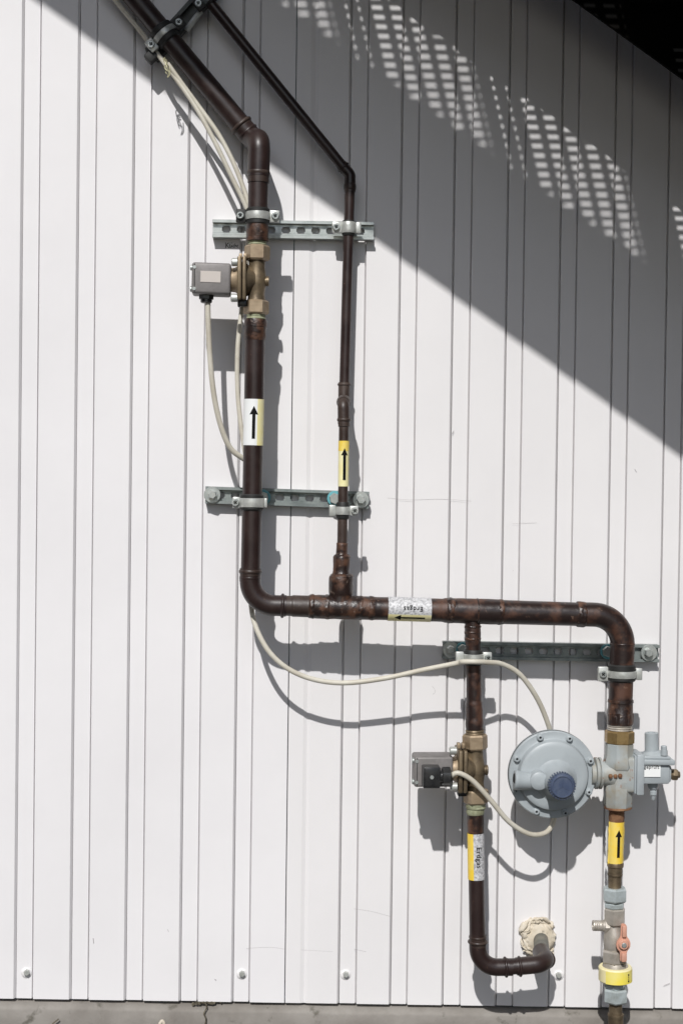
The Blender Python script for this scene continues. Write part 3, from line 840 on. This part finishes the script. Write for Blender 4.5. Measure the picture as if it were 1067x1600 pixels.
# ================================================================== VALVES
def valve(cx, top, label, kind):
    """cx: pipe centre px; top: y of the top nut's upper edge"""
    def Y(v): return top+v
    lean = -.019 if kind == 0 else .02
    def Q(y, dx=0, d=DN): return P(cx+dx+y*lean, Y(y), d)
    t = thing('solenoid_valve', label, 'valve', Q(108), 'solenoid valves in the gas pipes')
    bm = NB(); hexn(bm, Q(0), Q(24), R(20), 30); mesh_obj('union_nut', bm, 'bronzel', t, 20)
    bm = NB(); hexn(bm, Q(86), Q(108), R(20), 30); mesh_obj('union_nut', bm, 'bronzel', t, 20)
    bm = NB(); lathe(bm, Q(-7), Q(1), [(0, R(14)), (.25, R(15)), (.5, R(14)), (.75, R(15.5)), (1, R(14))], 30); mesh_obj('thread', bm, 'verd' if kind == 0 else 'bronze', t)
    bm = NB(); lathe(bm, Q(107), Q(117), [(0, R(14.5)), (.25, R(15)), (.5, R(14)), (.75, R(15.5)), (1, R(14))], 30); mesh_obj('thread', bm, 'verd', t)
    # cast body with bulge
    bm = NB()
    pr = [(20, 14), (26, 12.8), (34, 12.6), (44, 14), (52, 15), (60, 15), (68, 13.6), (76, 12.6), (83, 13.4), (88, 15)]
    tube(bm, [Q(a) for a, b in pr], [R(b) for a, b in pr], 36)
    lathe(bm, Q(54, -2), Q(54, -20), [(0, R(16)), (.3, R(19)), (.7, R(25)), (1, R(26))], 36, ref=V((0, 0, 1)))
    mesh_obj('valve_body', bm, 'bronze', t, 50)
    bm = NB(); lathe(bm, Q(56, 12), Q(56, 19.5), [(0, R(7)), (.4, R(7)), (.5, R(8)), (.9, R(8)), (1, R(6.5))], 18); mesh_obj('side_plug', bm, 'bronze', t)
    # square flanges
    def flange(dx, wd, m):
        c = Q(54, dx)
        bm = NB(); k = px_
        rbox(bm, c, (wd*k, 62*k, 66*k), 2.2*k); mesh_obj('flange', bm, m, t, 30)
    flange(-19, 6.2, 'bronze'); flange(-26.5, 6.8, 'bronze')
    bm = NB(); k = px_
    rbox(bm, Q(17.5, -18.5, DN+10), (5.4*k, 14*k, 8*k), 1*k); rbox(bm, Q(17.5, -25.5, DN+10), (5.4*k, 14*k, 8*k), 1*k); mesh_obj('lug', bm, 'bronzel', t, 30)
    bm = NB()
    rbox(bm, Q(91, -22, DN+6), (14*k, 16*k, 10*k), 1.5*k); mesh_obj('black_plug', bm, 'black', t, 30)
    for yy in (26, 82):
        for dd in (-21, 22):
            bm = NB(); lathe(bm, Q(yy, -29.5, DN+dd), Q(yy, -40, DN+dd), [(0, R(6.4)), (.85, R(6.4)), (1, R(5.2)), (1, R(3)), (.6, R(3))], 20)
            mesh_obj('bolt', bm, 'zincw', t)
    bm = NB(); lathe(bm, Q(54, -28), Q(54, -43), [(0, R(22)), (.4, R(19)), (1, R(18))], 30, ref=V((0, 0, 1))); mesh_obj('neck', bm, 'bronzel', t)
    # coil housing
    bx0, bx1 = (-100, -40) if kind == 0 else (-98, -37)
    by0, by1 = (30, 78) if kind == 0 else (31, 79)
    c = Q((by0+by1)/2, (bx0+bx1)/2)
    bm = NB(); rbox(bm, c, ((bx1-bx0)*k, 46*k, (by1-by0)*k), 4*k, RZ(1.0 if kind == 0 else -.5), 3)
    h = mesh_obj('coil_housing', bm, 'alu', t, 40)
    bm = NB()
    rbox(bm, c+V((-(bx1-bx0)*k*.5+4.5*k, -.5*46*k, 0)), (1.2*k, .8*k, (by1-by0-4)*k), 0); mesh_obj('seam', bm, 'tar', h, 0)
    for sg in (-1, 1):
        bm = NB(); q = c+V((-(bx1-bx0)*k*.5+1*k, -15*k, sg*16.5*k)); lathe(bm, q, q+V((-4*k, 0, 0)), [(0, 4.5*k), (.8, 4.5*k), (1, 3*k)], 14); lathe(bm, q+V((3*k, -5*k, 0)), q+V((3*k, -9*k, 0)), [(0, 3.2*k), (1, 2.6*k)], 14, ref=V((0, 0, 1))); mesh_obj('screw', bm, 'zinc', h)
    if kind == 0:
        bm = NB(); rbox(bm, c+V((-1*k, -23.4*k, 2*k)), (31*k, 1*k, 17*k), .2*k, RZ(1)); mesh_obj('blank_plate', bm, 'blank', h, 0)
        g0 = Q(76, -78)
        bm = NB(); lathe(bm, g0, g0+V((0, 0, -8*k)), [(0, 12*k), (1, 12*k)], 8, .39); lathe(bm, g0+V((0, 0, -8*k)), g0+V((0, 0, -14*k)), [(0, 9*k), (.8, 9*k), (1, 7*k)], 20); mesh_obj('cable_gland', bm, 'black', t, 30)
    else:
        bm = NB(); q = c+V((-5.5*k, -32*k, -4.5*k)); rbox(bm, q, (27*k, 30*k, 33*k), 2.2*k); rbox(bm, q+V((0, -15*k, 1*k)), (21*k, 2*k, 27*k), .8*k)
        cn = mesh_obj('plug_connector', bm, 'black', t, 30)
        bm = NB(); lathe(bm, q+V((0, -15*k, 1*k)), q+V((0, -17.6*k, 1*k)), [(0, 3.4*k), (1, 2.8*k)], 16, ref=V((0, 0, 1))); mesh_obj('screw', bm, 'zinc', cn)
        bm = NB(); g0 = q+V((13*k, 0, 0)); lathe(bm, g0, g0+V((5*k, 0, 0)), [(0, 9*k), (1, 9*k)], 20); lathe(bm, g0+V((4*k, 0, 0)), g0+V((19*k, 0, 0)), [(0, 13*k), (.1, 14.5*k), (.85, 14.5*k), (1, 10*k)], 12); mesh_obj('cable_gland', bm, 'black', t, 30)
        valve.out = g0+V((18*k, 0, 0))
    return t
valve(402.2, 383.5, 'upper bronze solenoid valve whose grey box has a blank plate and cable below', 0)
valve(741.4, 1147, 'lower bronze solenoid valve with black plug connector on its grey box', 1)
GL = valve.out

# ================================================================== REGULATOR
RD = 98
rg = thing('gas_regulator', 'pale blue grey gas regulator with round diaphragm disc and dark cap', 'regulator', P(965, 1262, RD))
C = P(862.5, 1210, RD+6)
def cax(dx, dy, d): return V((C.x+dx*px_, -d*S, C.z-dy*px_))
def fl(name, m, prof, dx=0, dy=0, seg=64, parent=rg, smooth=35, phase=0, d0=0):
    bm = NB()
    pts = [cax(dx, dy, d) for d, r in prof]
    turned(bm, pts, [r*px_ for d, r in prof], V((0, -1, 0)), seg, phase, V((0, 0, 1)))
    return mesh_obj(name, bm, m, parent, smooth)
disc = fl('diaphragm_case', 'grey', [(62, 40), (66, 52), (80, 57), (92, 60), (92.5, 68), (94, 69.5), (98.5, 69.5), (99, 69), (99.4, 69), (104, 69.5), (106, 69), (107, 67.5), (107, 57.5), (107.5, 56.5), (110, 55.4), (114, 54.6), (116.5, 53.5), (118, 51), (118.6, 47), (119.4, 42), (120, 20), (120.3, 5)], smooth=30, seg=96)
fl('case_seam', 'tar', [(98.3, 69.2), (98.5, 69.7), (99.3, 69.7), (99.5, 69.2)], parent=disc)
for (x, y) in ((841, 1150), (889, 1151), (804, 1185), (923, 1188), (803, 1236), (921, 1238), (836, 1272), (884, 1273)):
    a = math.atan2(y-1211, x-863); dx, dy = math.cos(a)*63, math.sin(a)*63
    s_ = fl('case_screw', 'grey', [(106, 6), (109, 5.8), (109.2, 4.6), (112.4, 4.6), (113, 3.6), (113, 2), (110, 2)], dx, dy, 18, disc, 30)
    fl('socket', 'tar', [(109, 2), (110.6, 2)], dx, dy, 6, s_, 0)
# dome boss + tower + cap
fl('dome_boss', 'grey', [(119, 34), (122, 29), (127, 25.5), (134, 23.5), (146, 21), (160, 19)], 3, 6, 48, disc, 50)
cap = fl('adjusting_cap', 'navy', [(150, 19), (152, 19.6), (166, 19.6), (168, 18.6), (169.5, 16.8), (169.5, 15.4), (168.4, 14.8), (168.4, 1)], 3.5, 6, 60, rg, 25)
bm = NB()
for i in range(30):
    a = i/30*2*math.pi
    c = cax(3.5+math.cos(a)*19.8, 6+math.sin(a)*19.8, 160)
    rbox(bm, c, (2.6*px_, 14*S, 2.2*px_), .5*px_, Matrix.Rotation(a, 3, 'Y'))
mesh_obj('cap_rib', bm, 'navy', cap, 30)
bm = NB()
for an in (90, 210, 330):
    a = math.radians(an); p = cax(3.5, 6, 168.6)
    rbox(bm, p+V((math.cos(a)*6*px_, 0, math.sin(a)*6*px_)), (12*px_, .8*S, 1*px_), 0, Matrix.Rotation(-a, 3, 'Y'))
mesh_obj('cap_line', bm, 'navy', cap, 0)
# side breather
bm = NB()
b0, b1 = cax(-64, 5, 124), cax(-6, 9, 124)
lathe(bm, b0, b1, [(0, 11*px_), (0, 14*px_), (.03, 15.6*px_), (.1, 15.6*px_), (.12, 15*px_), (.55, 13*px_), (.9, 10*px_), (1, 8*px_)], 40)
mesh_obj('breather_arm', bm, 'grey', disc, 40)
fl('breather_boss', 'grey', [(116, 15), (134, 14.6), (138, 14), (139.4, 12), (139.6, 3)], -27, 4, 40, disc, 35)
bm = NB(); lathe(bm, cax(-64.3, 5, 124), cax(-60, 5, 124), [(0, 10*px_), (1, 10*px_)], 30); mesh_obj('breather_hole', bm, 'tar', disc)
# neck to the body
bm = NB()
lathe(bm, P(922, 1209, RD), P(929, 1209, RD), [(0, R(18)), (1, R(18))], 30)
lathe(bm, P(928, 1208, RD), P(933, 1208, RD), [(0, R(23)), (.15, R(25)), (.85, R(25)), (1, R(23))], 48)
lathe(bm, P(934.5, 1208, RD), P(938.5, 1208, RD), [(0, R(24)), (.15, R(25)), (.85, R(25)), (1, R(22))], 48)
lathe(bm, P(933, 1208, RD), P(935, 1208, RD), [(0, R(21)), (1, R(21))], 40)
mesh_obj('neck_flange', bm, 'greyr', rg, 30)
# cast body
bm = NB()
lathe(bm, P(967, 1160, RD), P(966, 1200, RD), [(0, R(20)), (.05, R(22.4)), (.45, R(22.4)), (.62, R(24)), (.9, R(26)), (1, R(24))], 8, math.radians(22.5))
lathe(bm, P(966, 1200, RD), P(964.5, 1263, RD), [(0, R(23)), (.45, R(22.6)), (.5, R(23.4)), (.62, R(22.6)), (.92, R(22.4)), (1, R(20))], 8, math.radians(22.5))
rbox(bm, P(975, 1208, RD), (29*px_, 42*px_, 56*px_), 5*px_, RZ(0), 3)
lathe(bm, P(937, 1208, RD), P(968, 1209, RD), [(0, R(19)), (.35, R(20)), (.6, R(23)), (1, R(19))], 40)
m1 = mesh_obj('valve_casting', bm, 'greyr', rg, 40)
bm = NB()
rbox(bm, P(994, 1206, RD), (12*px_, 54*px_, 64*px_), 2*px_); rbox(bm, P(986.5, 1206, RD), (3*px_, 50*px_, 60*px_), 1*px_)
mesh_obj('side_flange', bm, 'grey', rg, 30)
bm = NB()
for x, y in ((953.5, 1213), (961, 1213), (968.5, 1212.5)):
    cyl_front(bm, x, y, RD+20, RD+24.5, [(0, 3.6), (.5, 3.4), (.8, 3), (.8, 2.1), (1, 1.2)], 14)
wobble(bm, .0004, 300)
mesh_obj('embossed_mark', bm, 'rust', m1)
# rust runs painted where water sat: real thin crusts at the joints
bm = NB()
lathe(bm, P(965, 1260, RD), P(965, 1265.5, RD), [(0, R(21.4)), (.5, R(21.8)), (1, R(14))], 30); wobble(bm, .0012, 140)
mesh_obj('rust_crust', bm, 'rust', m1, 60)
# top union
bm = NB(); hexn(bm, P(967.4, 1141, RD), P(967, 1161.5, RD), R(23.6), 22, 8, .1); mesh_obj('brass_nut', bm, 'brass', rg, 20)
bm = NB(); lathe(bm, P(967.6, 1131, RD), P(967.4, 1142, RD), [(0, R(17)), (.2, R(20)), (.35, R(18.6)), (.5, R(20)), (.65, R(18.6)), (.8, R(20)), (1, R(18))], 36); mesh_obj('thread', bm, 'nickel', rg)
# relief unit on the right
bm = NB()
rbox(bm, P(1020, 1206, RD), (44*px_, 38*px_, 32*px_), 3*px_); rbox(bm, P(1037, 1207, RD), (17*px_, 30*px_, 27*px_), 4*px_)
ru = mesh_obj('relief_unit', bm, 'grey', rg, 30)
bm = NB()
rbox(bm, P(1020, 1187, RD), (57*px_, 50*px_, 8.5*px_), 2*px_, RZ(1)); rbox(bm, P(1019, 1180.5, RD), (47*px_, 44*px_, 5*px_), 2*px_, RZ(1))
lathe(bm, P(1019, 1180, RD), P(1018.5, 1172, RD), [(0, R(21)), (.5, R(18)), (1, R(11))], 8, .39)
mesh_obj('bonnet', bm, 'grey', ru, 30)
bm = NB(); lathe(bm, P(1018, 1178, RD), P(1017, 1144.5, RD), [(0, R(11.5)), (.75, R(10.8)), (.97, R(10.6)), (1, R(9.6)), (1, R(6)), (.9, R(5.6))], 32)
mesh_obj('vent_spigot', bm, 'grey', ru, 35)
bm = NB()
for dd, xx in ((DN+16, 1037), (DN-16, 1036)):
    lathe(bm, P(xx, 1180, dd), P(xx, 1165, dd), [(0, R(5.5)), (.5, R(5.5)), (.5, R(4.4)), (.9, R(4.4)), (1, R(3.4))], 16)
mesh_obj('bonnet_screw', bm, 'grey', ru, 30)
bm = NB(); lathe(bm, P(1019.5, 1220, RD), P(1020, 1250, RD), [(0, R(9)), (.25, R(8.6)), (.4, R(7)), (.42, R(4.6)), (.5, R(4.6)), (.52, R(5.8)), (.72, R(5.8)), (.74, R(4)), (.95, R(3.4)), (1, R(2.4))], 20)
mesh_obj('test_nipple', bm, 'grey', ru, 30)
bm = NB(); lathe(bm, P(1044, 1210, RD), P(1049, 1210, RD), [(0, R(6.5)), (1, R(6.5))], 20)
hexn(bm, P(1048, 1210, RD), P(1057.5, 1210.4, RD), R(9.5), 0); lathe(bm, P(1057, 1210.4, RD), P(1061, 1210.4, RD), [(0, R(6)), (1, R(5))], 20)
mesh_obj('brass_plug', bm, 'bronze', rg, 25)
fz = P(1017, 1204, RD+19.6)
bm = NB(); rbox(bm, fz, (29*px_, .7*px_, 20*px_), 0); lb = mesh_obj('test_label', bm, 'white', ru, 0)
mesh_obj('lettering', bent_text('geprüft', .0082, lambda u, v: fz+V((u*.95, -.0010, v+5.6*px_))), 'ink', lb, 0)

# ================================================================== SUPPLY PIPE + SHUT-OFF
sp = thing('supply_gas_pipe', 'narrow brass coloured gas pipe between the regulator and the shut-off tap', 'pipe', P(960, 1386, DN))
bm = NB(); lathe(bm, P(963, 1262, DN), P(962.5, 1286, DN), [(0, R(13)), (.2, R(13)), (.25, R(12)), (.7, R(12.4)), (1, R(11.6))], 28); wobble(bm, .0006, 150); mesh_obj('rusty_thread', bm, 'rust', sp, 50)
part_tube('pipe', 'bronze', sp, [P(962.4, 1280, DN), P(959.6, 1390, DN)], R(10.4), 28)
bm = NB(); lathe(bm, P(961, 1346, DN), P(960.2, 1368, DN), [(0, R(11.6)), (.12, R(13.2)), (.35, R(13)), (.42, R(11.4)), (.85, R(11.2)), (.88, R(12)), (1, R(11.6))], 30); mesh_obj('socket', bm, 'bronze', sp)
p0, p1 = P(960.5, 1350, DN), P(962.3, 1283, DN); r = R(11.6)+.0008
s = sticker(sp, 'yellow', p0, p1, r, -75, 85, wav=.0016); s['label'] = 'peeling yellow arrow sticker'
bm = NB(); arrow_on(bm, p0, p1, r+.0007, 13*px_, 57*px_, 1.8*px_, 4.6*px_, 11*px_, 11*px_); mesh_obj('arrow', bm, 'ink', s, 0)
bm = NB(); sleeve(bm, p0+(p1-p0)*.02, p1-(p1-p0)*.12, r+.002, -100, -66, 14, 6, wav=.003); mesh_obj('peeled_edge', bm, 'white', s, 60)

so = thing('shut_off_tap', 'nickel gas shut-off tap with salmon lever and yellow ring near the ground', 'tap', P(960, 1532, DN))
cxl = lambda y: 960.2 - (y-1390)*.003
def ln(y, dx=0, d=DN): return P(959.6+dx, y, d)
bm = NB(); hexn(bm, ln(1386.5), ln(1408), R(20), 8); mesh_obj('compression_nut', bm, 'bluez', so, 20)
bm = NB(); lathe(bm, ln(1406), ln(1420), [(0, R(12)), (.3, R(12))], 24); hexn(bm, ln(1409.5, -.5), ln(1418.5, -.5), R(16.6), 20, 6, .2); mesh_obj('olive_nut', bm, 'bluez', so, 20)
bm = NB()
hexn(bm, ln(1418.5, 0), ln(1444, 0), R(17.6), 18, 6, .08)
lathe(bm, ln(1440, -1), ln(1490, -2), [(0, R(14)), (.1, R(11.5)), (.2, R(12)), (.36, R(15)), (.6, R(16)), (.8, R(15.4)), (.86, R(14)), (1, R(14))], 36)
hexn(bm, ln(1483, 0), ln(1504, 0), R(20.5), 14, 6, .12)
lathe(bm, ln(1503, 1), ln(1512, 1), [(0, R(18)), (.5, R(20)), (1, R(21))], 36)
tb = mesh_obj('tap_body', bm, 'nickel', so, 28)
bm = NB(); lathe(bm, P(955, 1447, DN), P(925.5, 1446, DN), [(0, R(10)), (.3, R(9)), (.3, R(9)), (.5, R(9)), (.52, R(8)), (.6, R(8.6)), (.66, R(8)), (.72, R(8.7)), (.78, R(8)), (.84, R(8.7)), (.9, R(8)), (.94, R(8.6)), (1, R(8.2)), (1, R(5)), (.8, R(4.6))], 28)
hexn(bm, P(951, 1447, DN), P(943, 1447, DN), R(11), 0); mesh_obj('test_port', bm, 'nickel', so, 28)
# lever
kx = 972.5; LD = DN+22
bm = NB(); tube(bm, [V((P(kx, 1475, LD).x, -(DN+8)*S, P(kx, 1475, LD).z)), V((P(kx, 1475, LD).x, -(LD)*S, P(kx, 1475, LD).z))], 7*S, 20); mesh_obj('lever_stem', bm, 'nickel', so)
outl = [(-4, -32), (2, -32.5), (5.2, -29), (5.4, -12), (9, -8), (11.4, -2), (11, 5), (7, 10), (5.8, 13), (6, 27), (4.6, 28), (-3.4, 27.6), (-4.8, 25), (-4.8, 12), (-9, 8), (-11.2, 2), (-10, -5), (-5.4, -10), (-4.6, -14)]
bm = NB()
c = P(kx, 1474.5, LD)
va = [bm.verts.new((c.x+x*px_, -(LD-1)*S, c.z-y*px_)) for x, y in outl]
fa = bm.faces.new(va)
ex = bmesh.ops.extrude_face_region(bm, geom=[fa])
bmesh.ops.translate(bm, verts=[e for e in ex['geom'] if isinstance(e, bmesh.types.BMVert)], vec=(0, -5*S, 0))
bmesh.ops.bevel(bm, geom=[e for e in bm.edges], offset=1.0*S, segments=2, affect='EDGES')
rbox(bm, V((c.x+.6*px_, -(LD+5)*S, c.z+21*px_)), (6.5*px_, 6*S, 18*px_), 1.5*px_); rbox(bm, V((c.x+.6*px_, -(LD+5)*S, c.z-20*px_)), (7.5*px_, 6*S, 14*px_), 1.5*px_)
lathe(bm, V((c.x, -(LD+2)*S, c.z)), V((c.x, -(LD+8)*S, c.z)), [(0, 9*px_), (.8, 8*px_), (1, 6.5*px_)], 28, ref=V((0, 0, 1)))
lv = mesh_obj('lever', bm, 'salmon', so, 40)
bm = NB(); lathe(bm, V((c.x, -(LD+7)*S, c.z)), V((c.x, -(LD+10)*S, c.z)), [(0, 4*px_), (.7, 4*px_), (1, 3*px_)], 20, ref=V((0, 0, 1))); mesh_obj('screw', bm, 'zinc', lv)
# yellow ring
bm = NB(); lathe(bm, ln(1509, 1), ln(1532.5, 1), [(0, R(17)), (.02, R(25)), (.1, R(26.4)), (.9, R(26.4)), (.98, R(25)), (1, R(17))], 48)
yr = mesh_obj('yellow_ring', bm, 'ivory', so, 30)
p0, p1 = ln(1531, 1), ln(1511.5, 1); r = R(26.4)+.0005
bm = NB(); sleeve(bm, p0, p1, r, -46, 68); mesh_obj('ring_label', bm, 'yring', yr, 60)
bm = NB()
for s0, s1, w_ in ((3, 6, 3), (7.4, 8.8, 2.2), (10.2, 11.4, 2), (12.6, 16, 2.6)):
    poly_on(bm, p0, p1, r+.0004, [(s0*px_, (17.5-w_/2)*px_), (s1*px_, (17.5-w_/2)*px_), (s1*px_, (17.5+w_/2)*px_), (s0*px_, (17.5+w_/2)*px_)])
mesh_obj('printed_mark', bm, 'ink', yr, 0)
bm = NB(); hexn(bm, ln(1536, 0), ln(1542.5, 0), R(16.6), 20, 6, .2); lathe(bm, ln(1531, 0), ln(1546, 0), [(0, R(13)), (1, R(13))], 24); mesh_obj('olive_nut', bm, 'bluez', so, 20)
bm = NB(); hexn(bm, ln(1543.5, 1.5), ln(1565.5, 1.5), R(20), 12); mesh_obj('compression_nut', bm, 'bluez', so, 20)
gp = thing('ground_gas_pipe', 'stub of brass coloured gas pipe below the shut-off tap at the bottom edge', 'pipe', P(961, 1600, DN))
q = P(961, 1600, DN)
bm = NB(); tube(bm, [ln(1560, 1.5), P(961.3, 1604, DN), V((q.x, q.y, -.05))], R(10.4), 28); mesh_obj('pipe', bm, 'bronze', gp)
bm = NB(); lathe(bm, P(961.3, 1584, DN), P(961.3, 1612, DN), [(0, R(10.6)), (0, R(12.4)), (.1, R(12.8)), (.2, R(12)), (1, R(12))], 28); mesh_obj('collar', bm, 'bronze', gp)

# ================================================================== CABLES
def cable(label, pts, r=4.0, m='cable'):
    bm = NB()
    q = smooth_path([p if isinstance(p, Vector) else P(*p) for p in pts], 8)
    tube(bm, q, R(r, 60), 14)
    return tag(mesh_obj('cable', bm, m, None, 60), label, 'cable', 'cream cables along the gas pipes')
cable('outer cream cable along the diagonal pipe, hanging straight down behind the upper valve',
      [(150, -38, 40), (190, 12, 30), (224, 54, 32), (243, 80, 36), (260, 102, 50), (300, 158, 58), (332, 214, 62), (362, 276, 62), (384, 322, 62), (389, 345, 60), (386, 400, 62), (380, 440, 60), (378.5, 478, 66), (373.5, 520, 72), (371, 560, 74), (371.5, 610, 76), (376, 660, 76), (384, 712, 70), (394, 760, 60)], 3.7)
cable('inner shorter cream cable between its twin and the diagonal pipe',
      [(262, 99, 56), (290, 138, 54), (318, 176, 54), (343, 212, 56), (364, 252, 58), (380, 292, 58), (391, 326, 60), (398, 350, 56), (400, 420, 50)], 3.7)
cable('cream cable hanging from the gland of the upper valve box and behind the thick pipe',
      [(325, 466, 98), (325.5, 500, 98), (328.5, 560, 96), (335, 620, 92), (346, 668, 86), (360, 700, 78), (378, 715, 70), (394, 724, 60)], 4.2)
cable('long cream cable sagging from the lower elbow and passing behind the regulator disc',
      [(392, 900, 60), (393, 950, 68), (402, 985, 76), (422, 1020, 82), (452, 1046, 84), (492, 1062, 84), (540, 1067, 84), (600, 1060, 86), (660, 1047, 92), (715, 1036, 104), (722, 1034, 118), (742, 1034, 124), (762, 1035, 116), (785, 1038, 104), (812, 1054, 96), (838, 1090, 84), (856, 1132, 70), (868, 1180, 52), (872, 1240, 52), (867, 1270, 66), (862, 1289, 84), (850, 1302, 96), (826, 1303, 106), (795, 1284, 116), (766, 1250, 124), (738, 1220, 130), (716, 1208, 132), GL], 4.0)
# twisted wire at the upper clamp
bm = NB()
for k in range(2):
    q = [P(258+3*math.sin(i*1.1+k*3.1)+i*.6, 92+i*3.2-(k*2), 70+3*math.cos(i*1.1+k*3.1)) for i in range(9)]
    tube(bm, smooth_path(q, 5), R(.8, 70), 6)
q = [P(262, 98, 72), P(255, 92, 74), P(259, 100, 74), P(264, 112, 76), P(262, 121, 76), P(266, 116, 76), P(266, 104, 74)]
tube(bm, smooth_path(q, 6), R(.8, 70), 6)
tag(mesh_obj('tie_wire', bm, 'wire', None, 60), 'thin pale wire twisted round the cables below the diagonal clamp', 'wire')
